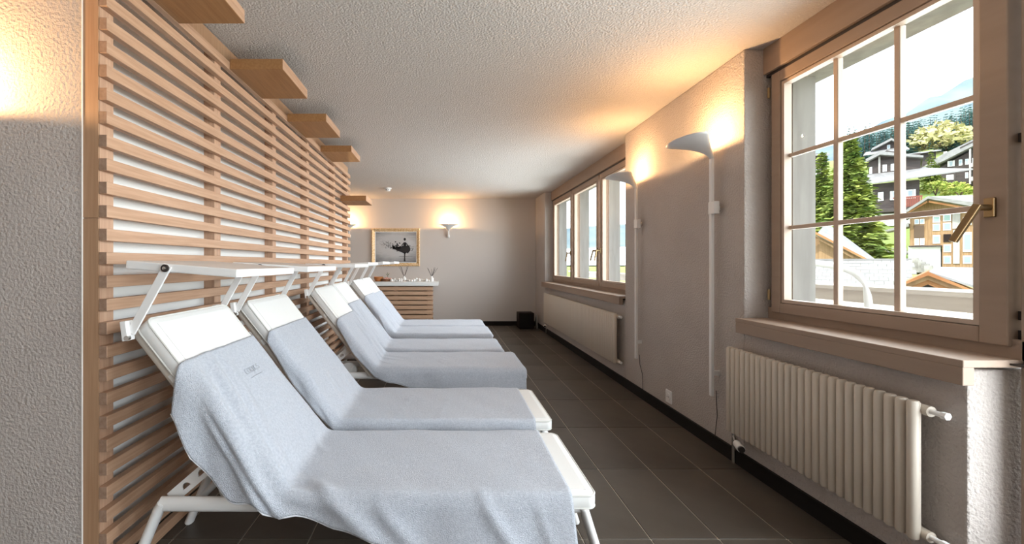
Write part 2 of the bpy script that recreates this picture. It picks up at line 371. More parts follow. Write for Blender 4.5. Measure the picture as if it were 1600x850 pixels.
# ------------------------------------------------------------------ wall lamps
def lamp_head(root, power):
    n = 36; rs = []
    for i in range(15):
        t = i / 14; a = .012 + .170 * t ** 1.9; b = .012 + .076 * t ** 1.5; cy = .050 + .165 * t ** 1.4; z = .115 * t ** 0.85
        rs.append([(a * math.cos(2 * math.pi * k / n), cy + b * math.sin(2 * math.pi * k / n), z) for k in range(n)])
    sh = MB().rings(rs, cap1=False).build('lamp_shade', 'lamp_white', root, smooth=True)
    so = sh.modifiers.new('thick', 'SOLIDIFY'); so.thickness = 0.003
    MB().lathe([(.002, .075), (.008, .078), (.009, .102), (.004, .110)], (0, .205, .030), 12).build('bulb', 'bulb', root, smooth=True)
    l = light('lamp_glow', 'POINT', (0, .185, .140), power, (1.0, 0.58, 0.26), shadow_soft_size=0.012); l.parent = root
def wall_lamp(name, loc, rz, power, label, rod):
    r = empty(name, loc, rz)
    lamp_head(r, power)
    if rod:
        box(-.012, .012, .040, .060, -1.535, .004).build('rod', 'lamp_white', r, bevel=0.003)
        box(-.048, .012, .030, .066, -.362, -.282).build('switch_box', 'lamp_white', r, bevel=0.004)
        for z in (-.335, -1.4): box(-.008, .008, 0, .042, z, z + .03).build('bracket', 'lamp_white', r)
    else:
        box(-.013, .013, .034, .062, -.115, .004).box(-.022, .022, 0, .036, -.125, -.07).build('stem', 'lamp_white', r, bevel=0.003)
    return tag(r, label, 'wall lamp', 'white uplighter wall lamps')
PW = 13.5
wall_lamp('wall_lamp', (WR, 2.627, 1.89), R(90), PW, 'white uplighter with long rod on wall beside the near window', True)
wall_lamp('wall_lamp', (WR, 3.664, 1.89), R(90), PW, 'white uplighter with long rod overlapping edge of far window', True)
wall_lamp('wall_lamp', (.075, YB, 1.845), R(180), PW * 1.1, 'small white uplighter on end wall right of the picture', False)
wall_lamp('wall_lamp', (-1.86, YB, 1.845), R(180), PW * 1.1, 'white uplighter on end wall hidden behind the slatted screen, only its glow shows', False)
wall_lamp('wall_lamp', (-1.79, YS0, 1.70), R(180), PW * 1.5, 'white uplighter on near left plaster wall, out of view, casting a bright glow', False)

# ------------------------------------------------------------------ radiators
def radiator(name, y0, y1, n, label):
    r = empty(name, (1.70, y0, 0)); tag(r, label, 'radiator', 'tubular radiators under the windows')
    p = (y1 - y0) / n; z0, z1 = .215, .714
    src = MB(); 
    src.rings([[(0.021 * math.cos(a) * q, p * .43 * math.sin(a) * q, z) for a in [2 * math.pi * k / 12 for k in range(12)]]
               for z, q in ((z0, .75), (z0 + .008, 1), (z1 - .008, 1), (z1, .75))])
    o = src.build('tube', 'radiator', r, smooth=False); auto(o)
    o.location = (0, p / 2, 0)
    for k in range(1, n): inst(o, r, (0, p * (k + .5), 0))
    for z in (z0 + .022, z1 - .03):
        h = auto(MB().tube([(.028, -.012, z), (.028, y1 - y0 + .005, z)], .019, 12).build('header_pipe', 'radiator', r))
        auto(MB().tube([(.028, -.045, z), (.028, -.012, z)], .009, 10).tube([(.028, -.06, z), (.028, -.043, z)], .013, 6).build('plug', 'white_metal', h))
    for y in (.15, y1 - y0 - .15): box(.03, .072, y, y + .03, z0 + .06, z0 + .09).build('wall_bracket', 'radiator', r)
    v = auto(MB().tube([(.028, y1 - y0 - .01, z0 - .02), (.028, y1 - y0 - .01, .02)], .010, 10).build('supply_pipe', 'chrome', r))
    auto(MB().tube([(.02, y1 - y0 - .03, z0 - .035), (-.01, y1 - y0 - .09, z0 - .045)], .014, 10).build('valve_body', 'chrome', v))
    auto(MB().tube([(-.01, y1 - y0 - .09, z0 - .045), (-.03, y1 - y0 - .15, z0 - .05)], .021, 12).build('thermostat_head', 'white_metal', v))
    auto(MB().tube([(-.03, y1 - y0 - .15, z0 - .05), (-.033, y1 - y0 - .16, z0 - .051)], .017, 12).build('thermostat_cap', 'rubber', v))
radiator('radiator', 1.455, 2.441, 26, 'cream tubular radiator under the near window')
radiator('radiator', 4.04, 6.93, 60, 'long cream ribbed radiator under the far window')

# ------------------------------------------------------------------ sun loungers
LW = 0.54; HX, HZm, ANG, BL = -0.575, 0.385, R(52), 0.80
BD = Vector((-math.cos(ANG), 0, math.sin(ANG))); BN = Vector((math.sin(ANG), 0, math.cos(ANG)))
H0 = Vector((HX, 0, HZm)); MT = 0.052; FOOT = 0.545
def slab_rings(L, W, T, r=.035, e=.012, n=6):
    def outline(ins):
        pts = []; rr = max(r - ins, .004)
        for cx, cy, a0 in ((L - r, W - r, 0), (r, W - r, 90), (r, r, 180), (L - r, r, 270)):
            for k in range(n + 1):
                a = R(a0 + 90 * k / n); pts.append((cx + rr * math.cos(a), cy + rr * math.sin(a)))
        return pts
    lv = [(-T, e), (-T + e * .3, e * .3), (-T + e, 0), (-e, 0), (-e * .3, e * .3), (0, e), (.003, .05), (.005, .10)]
    return [[(x, y, z) for x, y in outline(i)] for z, i in lv], outline
def back_pt(u, y, n): return H0 + BD * u + BN * n + Vector((0, y, 0))
def make_lounger():
    t = empty('sun_lounger', (0, 0, 0))
    # frame
    for y in (.085, LW - .085):
        auto(MB().tube([(-1.068, y, .305), (.515, y, .30)], .017, 14, ry=.028).build('side_rail', 'white_metal', t))
        for pts in ([(-1.06, y, .312), (-1.075, y, .29), (-1.195, y, .004)], [(.505, y, .310), (.523, y, .288), (.612, y, .004)]):
            lg = auto(MB().tube(pts, .018, 14, ry=.026, up=(0, 1, 0)).build('leg', 'white_metal', t))
    for x in (-.95, -.3, .42):
        auto(MB().tube([(x, .085, .30), (x, LW - .085, .30)], .014, 10).build('crossbar', 'white_metal', t))
    # backrest frame behind the mattress
    bf = MB()
    for y in (.035, LW - .035): bf.tube([back_pt(-.02, y, -.075), back_pt(BL + .01, y, -.075)], .014, 10, ry=.02)
    for u in (.25, .52, BL): bf.tube([back_pt(u, .035, -.075), back_pt(u, LW - .035, -.075)], .012, 8)
    b = auto(bf.build('backrest_frame', 'frame_beige', t))
    for y in (.022, LW - .022): MB().bar(back_pt(.56, y, -.06), back_pt(.59, y, -.06), .012, .03).build('clip', 'white_metal', b)
    # rack with scalloped notches that props the backrest
    A = Vector((-1.055, .125, .300)); D = Vector((.285, 0, .245)); ln = D.length; D.normalize(); Nn = Vector((-D.z, 0, D.x))
    poly = [(0, .028), (ln, .028), (ln, -.012)]
    for c in (.235, .155, .075):
        for k in range(9):
            a = R(20 - 220 * k / 8 + 0); poly.append((c + .0195 * math.cos(R(-30) + math.pi * 1.33 * k / 8), -.004 + .0195 * math.sin(R(-30) + math.pi * 1.33 * k / 8)))
        poly.append((c - .030, -.016))
    poly.append((0, -.016))
    for y in (.125, LW - .125):
        f0 = lambda p: A + D * p[0] + Nn * p[1] + Vector((0, y - .125 - .003, 0)); f1 = lambda p: f0(p) + Vector((0, .006, 0))
        rk = MB().prism(poly, f0, f1).build('notched_rack', 'white_metal', t)
        o2 = Vector((0, y - .125 + .014, 0))
        MB().bar(A + o2 - Nn * .012, A + D * ln + o2 - Nn * .012, .018, .040, (0, 1, 0)).build('rack_channel', 'white_metal', rk)
    auto(MB().lathe([(.03, -.012), (.064, -.012), (.068, -.006), (.068, .006), (.064, .012), (.03, .012)], (-.83, .17, .325), 28, 'y').build('support_disc', 'white_metal', t))
    MB().bar((-.85, .155, .27), (-.79, .155, .37), .012, .02, (0, 1, 0)).build('strut', 'white_metal', t)
    # mattress: seat and back cushion
    mb = MB(); sr, ol = slab_rings(FOOT - HX - .012, LW, MT)
    mb.rings([[(HX + .012 + x, y, HZm + z) for x, y, z in r] for r in sr])
    br, ol2 = slab_rings(BL - .012, LW, MT)
    mb.rings([[back_pt(.012 + x, y, z) for x, y, z in r] for r in br])
    mt = auto(mb.build('mattress', 'mattress', t), 60)
    pp = MB()
    for zz in (-.004, -MT + .004):
        o = ol(.002); o.append(o[0]); pp.tube([(HX + .012 + x, y, HZm + zz) for x, y in o], .0035, 6)
        o = ol2(.002); o.append(o[0]); pp.tube([back_pt(.012 + x, y, zz) for x, y in o], .0035, 6)
    auto(pp.build('piping', 'piping', mt))
    # brackets carrying the sunshade
    for y in (-.012, LW + .012):
        k = MB().bar(back_pt(BL - .03, y, -.085), back_pt(BL + .03, y, -.05), .022, .035, (0, 1, 0)).build('shade_bracket', 'white_metal', t, bevel=.003)
        MB().lathe([(.006, -.006), (.009, -.006), (.009, .006), (.006, .006)], tuple(back_pt(BL - .025, y + (-.012 if y < 0 else .012), -.075)), 12, 'y').build('bracket_bolt', 'chrome', k)
    return t
PIV = Vector((-.985, 0, 1.182))
def make_shade(t, tilt, ext=0.0):
    rot = lambda x, z: (PIV.x + (x - PIV.x) * math.cos(tilt) - (z - PIV.z) * math.sin(tilt), PIV.z + (x - PIV.x) * math.sin(tilt) + (z - PIV.z) * math.cos(tilt))
    x0, x1 = -1.135, -.738 + ext; m = MB()
    ring = lambda y: [(rot(x, z)[0], y, rot(x, z)[1]) for x, z in ((x0, 1.180), (x1, 1.180), (x1, 1.210), (x0, 1.210))]
    m.rings([ring(-.004), ring(LW + .004)])
    s = m.build('sunshade', 'white_metal', t, bevel=.004)
    top = rot(PIV.x, 1.194)
    for y, sg in ((-.010, -1), (LW + .010, 1)):
        lo = back_pt(BL - .01, y, -.055); hi = Vector((top[0], y, top[1]))
        d = (hi - lo).normalized()
        a = MB().bar(lo - d * .01, hi + d * .012, .030, .008, (0, 1, 0)).build('shade_arm', 'white_metal', s, bevel=.002)
        MB().lathe([(.004, 0), (.0135, 0), (.0135, sg * .006), (.004, sg * .006)], (hi.x, y + sg * .005, hi.z), 16, 'y').build('hinge_ring', 'rubber', s)
        auto(MB().lathe([(.001, 0), (.007, 0), (.006, sg * .005), (.001, sg * .007)], (hi.x, y + sg * .0095, hi.z), 12, 'y').build('hinge_bolt', 'chrome', s))
LY = (1.447, 2.131, 3.21, 3.880, 4.760, 5.385)
LDX = (0.0, .023, .033, -.008, -.011, -.026)
TILT = (R(-4.6), R(-3.4), R(-.5), R(3.0), R(5.5), R(5.0))
place = ('nearest', 'second nearest', 'third', 'fourth', 'fifth', 'farthest')
llab = ('nearest white sun lounger, towel hanging low over its near side',
        'second white sun lounger from the viewer, bare white mattress strip at its foot',
        'third sun lounger from the viewer, just beyond the wide gap',
        'fourth sun lounger from the viewer, close behind the third',
        'fifth sun lounger from the viewer, next to the farthest one',
        'farthest sun lounger of the row, nearest the picture')
base = make_lounger(); loungers = [base] + [copy_tree(base) for _ in range(5)]
for i, o in enumerate(loungers):
    o.location = (LDX[i], LY[i], 0); tag(o, llab[i], 'sun lounger', 'white sun loungers along the slatted screen')
    make_shade(o, TILT[i], (0, 0, 0, .02, .03, .10)[i])

# ------------------------------------------------------------------ towels
def lerp_tab(tab, x):
    if x <= tab[0][0]: return tab[0][1]
    for (a, va), (b, vb) in zip(tab, tab[1:]):
        if x <= b:
            t = (x - a) / (b - a); t = t * t * (3 - 2 * t); return va + (vb - va) * t
    return tab[-1][1]
def make_towel(i, top, end, near, far, folds, label, flare=.6, seed=1, over=0.0):
    """top: start distance up the back; end: x where it stops on the seat; near/far: table s -> hang length"""
    rg = random.Random(seed); NU, NV = 120, 84; rad = .035
    ph = [rg.uniform(0, 6.28) for _ in range(8)]
    total = top + (end - HX) + over
    def centre(s):           # s from the top of the towel; smooth fillet at the hinge, optional drop over the foot
        d = s - top          # <0 on the back, >0 on the seat
        if d < -rad: p = H0 + BD * (-d); n = BN
        elif d > rad: p = H0 + Vector((d, 0, 0)); n = Vector((0, 0, 1))
        else:
            t = (d + rad) / (2 * rad); a = H0 + BD * rad; b = H0 + Vector((rad, 0, 0))
            p = a * (1 - t) ** 2 + H0 * 2 * t * (1 - t) + b * t * t
            n = (BN * (1 - t) + Vector((0, 0, 1)) * t).normalized()
        ex = HX + d - (end)
        if over and ex > 0:
            p = H0 + Vector((end - HX, 0, 0)); bend = min(ex / .03, 1.5708)
            p = p + Vector((.03 * math.sin(bend), 0, -.03 * (1 - math.cos(bend)) - max(0, ex - .047)))
            n = Vector((math.sin(bend), 0, math.cos(bend)))
        return p, n
    vs = []; fs = []
    for a in range(NU + 1):
        s = total * a / NU; p, n = centre(s); sn = s / total
        dn = lerp_tab(near, s); df = lerp_tab(far, s)
        W = LW + dn + df
        for b in range(NV + 1):
            w = W * b / NV - dn                       # <0 near hang, 0..LW top, >LW far hang
            lift = .009
            wr = .0035 * math.sin(9 * w + 5 * s + ph[0]) * math.sin(7 * s + ph[1]) + .002 * math.sin(23 * w + ph[2] + 11 * s) * math.sin(17 * s + ph[3])
            for (s0, w0, s1, w1, amp, wid) in folds:
                t = (s - s0) / (s1 - s0)
                if -.15 < t < 1.15:
                    wc = w0 + (w1 - w0) * t; e = min(1, (t + .15) / .3, (1.15 - t) / .3)
                    wr += amp * max(e, 0) * math.exp(-((w - wc) / wid) ** 2)
            e = .022                                  # soft roll over the mattress edge
            if 0 <= w <= LW: q = p + n * (lift + max(wr, -.004)) + Vector((0, w * (LW + .014) / LW - .007, 0)); \
                edge = min(w, LW - w); q = q - n * (max(0, e - edge) ** 2 / (2 * e))
            else:
                h = -w if w < 0 else w - LW; sg = -1 if w < 0 else 1
                dl = dn if w < 0 else df
                r = min(h / .03, 1); roll = e / 2
                out = .010 * r + flare * .10 * (h / .2) ** 1.3 * (.6 + .4 * math.sin(2.4 * s + ph[4]))
                pl = (.007 * math.sin(15 * s + ph[5] + 5 * h) + .002 * math.sin(33 * s + ph[6] - 6 * h)) * min(1, h / .07)
                down = Vector((0, 0, -1)) * (h * .97)
                q = p + n * (lift - roll * (1 - r) * 0 - .011) + Vector((0, (-.007 if sg < 0 else LW + .007) + sg * (out + pl + max(wr, -.01) * .8), 0)) + down
            vs.append(q)
    for a in range(NU):
        for b in range(NV):
            k = a * (NV + 1) + b; fs.append((k, k + 1, k + NV + 2, k + NV + 1))
    m = MB(); m.add(vs, fs); o = m.build('towel', 'towel', None, smooth=True)
    o.location = (LDX[i], LY[i], 0)
    sm = o.modifiers.new('smooth', 'SMOOTH'); sm.factor = .5; sm.iterations = 3
    so = o.modifiers.new('thick', 'SOLIDIFY'); so.thickness = .005; so.offset = 1 if True else -1
    tag(o, label, 'towel', 'grey blue towels on the sun loungers')
    hem = MB().tube([vs[a * (NV + 1)] for a in range(0, NU + 1, 2)], .0035, 6).build('hem', 'hem', o, smooth=True)
    return o, vs, NU, NV
tfar = [(0, .03), (.6, .05), (1.6, .05)]
t1, v1, nu1, nv1 = make_towel(0, .60, .455, [(0, .17), (.12, .24), (.30, .23), (.50, .11), (.64, .055), (.80, .10), (1.05, .165), (1.35, .24), (1.65, .27)], tfar,
    [(.02, .13, .66, .00, .026, .022), (.08, .03, .66, -.07, .026, .024), (.0, .22, .66, .07, .015, .026), (.2, -.06, .6, -.12, .02, .02), (.45, .50, .66, .30, .008, .02), (.70, .05, .95, -.14, .018, .03), (1.3, .0, 1.45, -.2, .016, .03), (.95, -.04, 1.15, -.22, .014, .03), (1.5, -.03, 1.58, -.25, .012, .025)],
    'light grey terry towel on nearest lounger with embroidered mark, hanging to the floor side', flare=.75, seed=3)
def simple_folds(rg, n=5):
    f = []
    for k in range(n):
        w0 = rg.uniform(-.02, .5); f.append((rg.uniform(0, .3), w0, rg.uniform(.45, .65), w0 - rg.uniform(.05, .2), rg.uniform(.006, .013), rg.uniform(.015, .03)))
    for k in range(2):
        s0 = rg.uniform(.8, 1.5); f.append((s0, .02, s0 + .06, .35, rg.uniform(.004, .008), .02))
    return f
tl2 = (('light grey towel on second lounger from viewer with faint embroidery', .60, .455, 0),
       ('grey blue towel on third lounger, smooth over the foot end', .50, .575, .10),
       ('grey blue towel on fourth lounger with a crease across its foot', .56, .540, .06),
       ('grey blue towel on fifth lounger with a crumpled hanging side', .57, .540, .05),
       ('pale towel on farthest lounger beneath the picture', .55, .535, .05))
for i in range(1, 6):
    rg = random.Random(20 + i); lb, tp, en, ov = tl2[i - 1]
    hn = (.085, .155, .06, .10, .05)[i - 1]
    make_towel(i, tp, en, [(0, .05), (.25, .10), (.5, .08), (.62, hn * .7), (.8, hn), (1.7, hn)], [(0, .03), (1.7, .04)], simple_folds(rg), lb, flare=.25, seed=30 + i, over=ov)
# embroidered mark: a short word and a fine line below it, in grey thread
def surf(s, w):
    d = s - .60; p = H0 + BD * (-d) + BN * .021; return p + Vector((0, w, 0))
em = MB()
def stroke(pts, r=.0008):
    em.tube([surf(.16 - y, .27 + x) for x, y in pts], r, 5)
def arc(cx, cy, rx, ry, a0, a1, n=10): return [(cx + rx * math.cos(R(a0 + (a1 - a0) * k / n)), cy + ry * math.sin(R(a0 + (a1 - a0) * k / n))) for k in range(n + 1)]
x = 0
for gph in ('c', 'o', 'g', 'i', 'c', 's'):
    if gph == 'c': stroke(arc(x, .012, .010, .012, 60, 300)); x += .020
    if gph == 'o': stroke(arc(x, .012, .010, .012, 0, 360)); x += .024
    if gph == 'g': stroke(arc(x, .012, .010, .012, 0, 360)); stroke([(x + .010, .022), (x + .010, -.006), (x - .002, -.012)]); x += .020
    if gph == 'i': stroke([(x, 0), (x + .003, .022)]); x += .014
    if gph == 's': stroke(arc(x, .018, .008, .006, 30, 260, 6) + arc(x, .006, .008, .006, 80, -150, 6)); x += .02
stroke([(.0, -.022), (.05, -.021), (.098, -.022)], .0010)
em.build('embroidered_mark', 'thread', t1, smooth=True)

# ------------------------------------------------------------------ console by the end wall
YC = 7.42
con = empty('console', (-1.2, YC, 0)); tag(con, 'slatted beech console with white top against the end wall', 'console')
for k in range(9):
    zc = .064 + k * .0864; box(-2.4, -.225, YC, YC + .03, zc - .033, zc + .033).build('slat', 'beech_x', con, world=True, bevel=.0012, seg=1)
    box(-.255, -.225, YC + .03, YB - .02, zc - .022, zc + .022).build('side_slat', 'beech', con, world=True)
for x in (-2.3, -1.6, -.93, -.318): box(x, x + .06, YC + .031, YC + .09, 0, .80).build('post', 'beech_post', con, world=True)
box(-.318, -.258, YB - .09, YB - .03, 0, .80).build('post', 'beech_post', con, world=True)
box(-2.35, -.33, YC + .10, YB - .02, .0, .795).build('back_panel', 'end_board', con, world=True)
box(-2.45, -.12, YC - .03, YB - .002, .805, .880).build('counter_top', 'counter', con, world=True, bevel=.004)
def diffuser(x, y, n, ln, label, seed):
    rg = random.Random(seed); r = empty('reed_diffuser', (x, y, .88)); tag(r, label, 'reed diffuser')
    auto(MB().lathe([(.004, 0), (.035, 0), (.037, .01), (.037, .06), (.015, .08), (.013, .10), (.010, .10)], n=20).build('bottle', 'bottle', r))
    for k in range(n):
        a = 2 * math.pi * k / n + rg.uniform(-.3, .3); q = rg.uniform(.07, .13)
        MB().tube([(0, 0, .03), (.011 * math.cos(a), .011 * math.sin(a), .10), (q * math.cos(a), q * math.sin(a) * .6, ln * rg.uniform(.9, 1.05))], .003, 5).build('reed', 'reed', r)
diffuser(-.76, 7.62, 6, .29, 'reed diffuser with crossed dark sticks in middle of console', 4)
diffuser(-.245, 7.62, 9, .25, 'reed diffuser with fanned sticks at right end of console', 5)
rg = random.Random(12)
xs = [-.98, -.93, -.885, -.84, -.80, -.70, -.655, -.61, -.565, -.52, -.47, -.43, -.385, -.34, -.30]
for i, x in enumerate(xs):
    m = MB(); rx, ry, rz = rg.uniform(.022, .036), rg.uniform(.02, .035), rg.uniform(.016, .036)
    rs = []
    for a in range(1, 7):
        th = math.pi * a / 7
        rs.append([(rx * math.sin(th) * math.cos(2 * math.pi * k / 10) * (1 + .15 * math.sin(3 * k + i)), ry * math.sin(th) * math.sin(2 * math.pi * k / 10), rz - rz * math.cos(th)) for k in range(10)])
    o = m.rings(rs).build('shell', 'shell', None, smooth=True); o.location = (x, 7.49 + rg.uniform(0, .06), .880 - rz * .09); o.rotation_euler = (0, 0, rg.uniform(0, 3))
    tag(o, 'small white shell in the row along the console edge', 'shell', 'white shells on the console')
bw = auto(MB().lathe([(.01, 0), (.06, .002), (.085, .04), (.09, .085), (.082, .085), (.075, .04), (.01, .012)], n=24).build('bowl', 'copper')); bw.location = (-1.24, 7.62, .88); tag(bw, 'round copper bowl at left end of console', 'bowl')
bk = auto(MB().lathe([(.01, 0), (.10, 0), (.115, .05), (.107, .05), (.09, .012), (.01, .010)], n=24).build('basket', 'wicker')); bk.location = (-1.08, 7.60, .88); tag(bk, 'low brown wicker basket of pink beads on console', 'basket')
for i in range(9):
    a = i * 2.4; q = .017 * math.sqrt(i) * 1.4
    o = auto(MB().lathe([(.004, -.018), (.014, -.012), (.02, 0), (.014, .012), (.004, .018)], n=10).build('bead', 'pink_bead'), 80); o.location = (-1.08 + q * math.cos(a), 7.60 + q * math.sin(a), .880 + .030 + .018 + (.012 if i < 3 else 0))
    tag(o, 'pink bead heaped in the low wicker basket', 'bead', 'pink beads in the basket')
sp = MB().tube([(0, 0, 0), (.006, 0, .05), (.0, 0, .10)], .004, 6); sp.tube([(.004, 0, .05), (.035, 0, .08)], .004, 5); sp.tube([(.004, 0, .04), (-.03, 0, .075)], .004, 5)
o = sp.build('sprig', 'green_leaf'); o.location = (-1.07, 7.60, .945); tag(o, 'small dark green sprig standing in the wicker basket', 'sprig')

# ------------------------------------------------------------------ picture on the end wall
PX0, PX1, PZ0, PZ1 = -1.427, -.488, 1.162, 1.898
pic = empty('picture', ((PX0 + PX1) / 2, YB, PZ0)); tag(pic, 'gold framed black and white picture of a figure in a dark whirling dress', 'picture')
fw = .062
def fr(prof):
    rs = []
    for ins, y in prof:
        rs.append([(PX0 + ins, YB - y, PZ0 + ins), (PX1 - ins, YB - y, PZ0 + ins), (PX1 - ins, YB - y, PZ1 - ins), (PX0 + ins, YB - y, PZ1 - ins)])
    return MB().rings(rs, cap0=False, cap1=False)
fr([(0, .001), (0, .03), (.012, .042), (.03, .035), (.05, .026), (fw, .022), (fw, .010)]).build('picture_frame', 'gold', pic, world=True)
fr([(fw - .002, .018), (fw, .019), (fw + .012, .017), (fw + .012, .010)]).build('mount', 'mount_white', pic, world=True)
cv = box(PX0 + fw, PX1 - fw, YB - .012, YB - .004, PZ0 + fw, PZ1 - fw).build('print', 'print', pic, world=True)
fg = MB(); rg = random.Random(5)
ux = lambda u: PX0 + fw + u * (PX1 - PX0 - 2 * fw); uz = lambda v: PZ0 + fw + v * (PZ1 - PZ0 - 2 * fw)
def blot(pts): fg.prism(pts, lambda p: (ux(p[0]), YB - .0125, uz(p[1])), lambda p: (ux(p[0]), YB - .0135, uz(p[1])))
ell = lambda cx, cy, rx, ry, n=14, j=0: [(cx + rx * (1 + rg.uniform(-j, j)) * math.cos(2 * math.pi * k / n), cy + ry * (1 + rg.uniform(-j, j)) * math.sin(2 * math.pi * k / n)) for k in range(n)]
blot(ell(.715, .755, .028, .045)); blot([(.69, .66), (.74, .66), (.755, .52), (.68, .52)])
blot([(.69, .66), (.70, .63), (.655, .56), (.69, .52), (.68, .50), (.63, .56)]); blot([(.74, .66), (.73, .63), (.78, .57), (.745, .52), (.755, .50), (.80, .57)])
blot([(.68, .54), (.755, .54), (.80, .57), (.85, .48), (.85, .40), (.79, .30), (.76, .33), (.72, .29), (.66, .33), (.60, .36), (.52, .40), (.46, .45), (.42, .52), (.50, .50), (.58, .52)])
blot([(.70, .34), (.735, .34), (.725, .18), (.735, .05), (.69, .05), (.70, .18)])
blot([(.58, .215), (.90, .210), (.90, .205), (.58, .208)])
for k in range(130):
    t = rg.random() ** .8; cx = .62 - .50 * t + rg.gauss(0, .03); cy = .46 + .20 * t + rg.gauss(0, .05 + .02 * t); q = .020 * (1 - t) * rg.uniform(.4, 1.4) + .003
    blot(ell(cx, cy, q, q * .9, 6, .35))
for k in range(40):
    a = rg.uniform(-1.2, 1.9); q = rg.uniform(.003, .014); d = rg.uniform(.12, .2); blot(ell(.74 + d * math.cos(a), .45 + d * .8 * math.sin(a), q, q, 6, .35))
fg.build('printed_figure', 'ink', pic, world=True)

# ------------------------------------------------------------------ small fittings
sd = empty('smoke_detector', (-.957, 6.83, CZ)); tag(sd, 'round white smoke detector on the ceiling near the end wall', 'smoke detector')
auto(MB().lathe([(.001, 0), (.062, 0), (.062, -.016), (.05, -.022), (.001, -.022)], n=24).build('detector_base', 'white_metal', sd))
auto(MB().lathe([(.001, -.022), (.043, -.022), (.043, -.042), (.034, -.052), (.001, -.054)], n=24).build('detector_head', 'white_metal', sd))
for k in range(6):
    a = k * math.pi / 3; MB().bar((.0425 * math.cos(a), .0425 * math.sin(a), -.026), (.0425 * math.cos(a), .0425 * math.sin(a), -.040), .004, .014, (-math.sin(a), math.cos(a), 0)).build('vent_slot', 'rubber', sd)
ou = empty('power_outlet', (WR, 3.21, .11)); tag(ou, 'white wall socket low on the window wall', 'socket')
box(-.010, 0, -.041, .041, 0, .10).build('cover_plate', 'white_metal', ou, bevel=.003)
auto(MB().lathe([(.012, -.014), (.028, -.014), (.030, -.010), (.030, -.0)], (0, 0, .05), 20, 'x').build('socket_ring', 'white_metal', ou))
for y in (-.01, .01): MB().lathe([(.001, -.0145), (.004, -.0145), (.004, -.006), (.001, -.006)], (0, y, .05), 8, 'x').build('socket_hole', 'rubber', ou)
def cord(y, zt, lab, dy):
    o = MB().tube([(WR - .012, y, zt + .04), (WR - .006, y + .005, zt - .05), (WR - .006, y - dy * .5, (zt + .1) / 2), (WR - .02, y - dy, .088)], .0022, 6).build('lamp_cord', 'rubber', None, smooth=True)
    tag(o, lab, 'cord')
cord(2.64, .345, 'thin dark cord below the near wall lamp rod', .0); cord(3.68, .345, 'thin dark cord below the rod of the farther wall lamp', .08)
bx = empty('loudspeaker_box', (1.5, 7.62, 0)); tag(bx, 'dark brown box standing in the far corner on floor', 'box')
box(1.37, 1.645, 7.48, 7.76, .012, .30).build('cabinet', 'dark_brown', bx, world=True, bevel=.004)
box(1.388, 1.627, 7.474, 7.481, .03, .283).build('front_panel', 'skirting', bx, world=True, bevel=.003)
for x in (1.39, 1.61):
    for y in (7.50, 7.73): box(x, x + .02, y, y + .02, 0, .013).build('foot', 'rubber', bx, world=True)
st = MB().rings([[(1.705, 7.55, 0), (1.735, 7.55, 0), (1.735, 7.68, 0), (1.705, 7.68, 0)], [(1.700, 7.56, .16), (1.725, 7.56, .16), (1.725, 7.67, .16), (1.700, 7.67, .16)], [(1.715, 7.60, .25), (1.725, 7.60, .25), (1.725, 7.65, .25), (1.715, 7.65, .25)]])
tag(st.build('grey_pouch', 'grey_plastic', None, bevel=.004), 'slim grey pouch leaning in the far corner beside the dark box', 'pouch')

# ------------------------------------------------------------------ outdoors: terrace
struct(box(XO - .02, 3.6, -6, 14, -.25, -.06).build('terrace_floor', 'terrace'), 'grey terrace floor outside the windows', 'terrace')
rl = empty('terrace_railing', (3.32, 2, -.06)); tag(rl, 'pale weathered wooden terrace railing with cut-out boards', 'railing')
box(3.24, 3.42, -3.05, 10.65, 1.00, 1.03).build('handrail', 'rail_wood', rl, world=True)
box(3.30, 3.34, -3.05, 10.65, .90, 1.0).build('top_beam', 'rail_wood', rl, world=True)
box(3.30, 3.34, -3.05, 10.65, .02, .10).build('bottom_beam', 'rail_wood', rl, world=True)
pb = MB(); hw = .098
prof = [(-hw, 0), (hw, 0), (hw, .70), (hw - .03, .74), (hw - .045, .78), (hw - .012, .82), (hw, .85), (hw, .90), (-hw, .90), (-hw, .85), (-hw + .012, .82), (-hw + .045, .78), (-hw + .03, .74), (-hw, .70)]
pb.prism(prof, lambda p: (3.342, p[0], p[1]), lambda p: (3.362, p[0], p[1]))
src = pb.build('railing_board', 'rail_wood', rl); src.matrix_parent_inverse = rl.matrix_basis.inverted(); src.location = (0, -2.9, .04)
for k in range(1, 66): inst(src, rl, (0, -2.9 + k * .206, .04))
tb = empty('white_pipe', (2.75, 2.62, -.06)); tag(tb, 'bent white metal pipe standing on the terrace before railing', 'pipe')
pts = [at(1215, 404, 2.75), at(1275, 411, 2.72), at(1310, 416, 2.70), at(1333, 424, 2.68), at(1348, 437, 2.66), at(1355, 455, 2.65), at(1358, 480, 2.64)]
e = pts[-1]; pts += [Vector((e.x + .01, e.y, .4)), Vector((e.x + .02, e.y, -.05))]
s = pts[0]; pts = [Vector((s.x - .06, s.y + .02, -.05)), Vector((s.x - .06, s.y + .02, .8)), Vector((s.x - .05, s.y + .01, s.z - .06))] + pts
o = MB().tube(pts, .022, 12).build('bent_tube', 'white_metal', tb, smooth=True, world=True)
ss = o.modifiers.new('sub', 'SUBSURF'); ss.levels = 2; ss.render_levels = 2
for q in (pts[0], pts[-1]): MB().lathe([(.001, 0), (.06, 0), (.06, .012), (.025, .016), (.001, .016)], (q.x, q.y, -.06), 16).build('foot_plate', 'white_metal', tb, world=True)

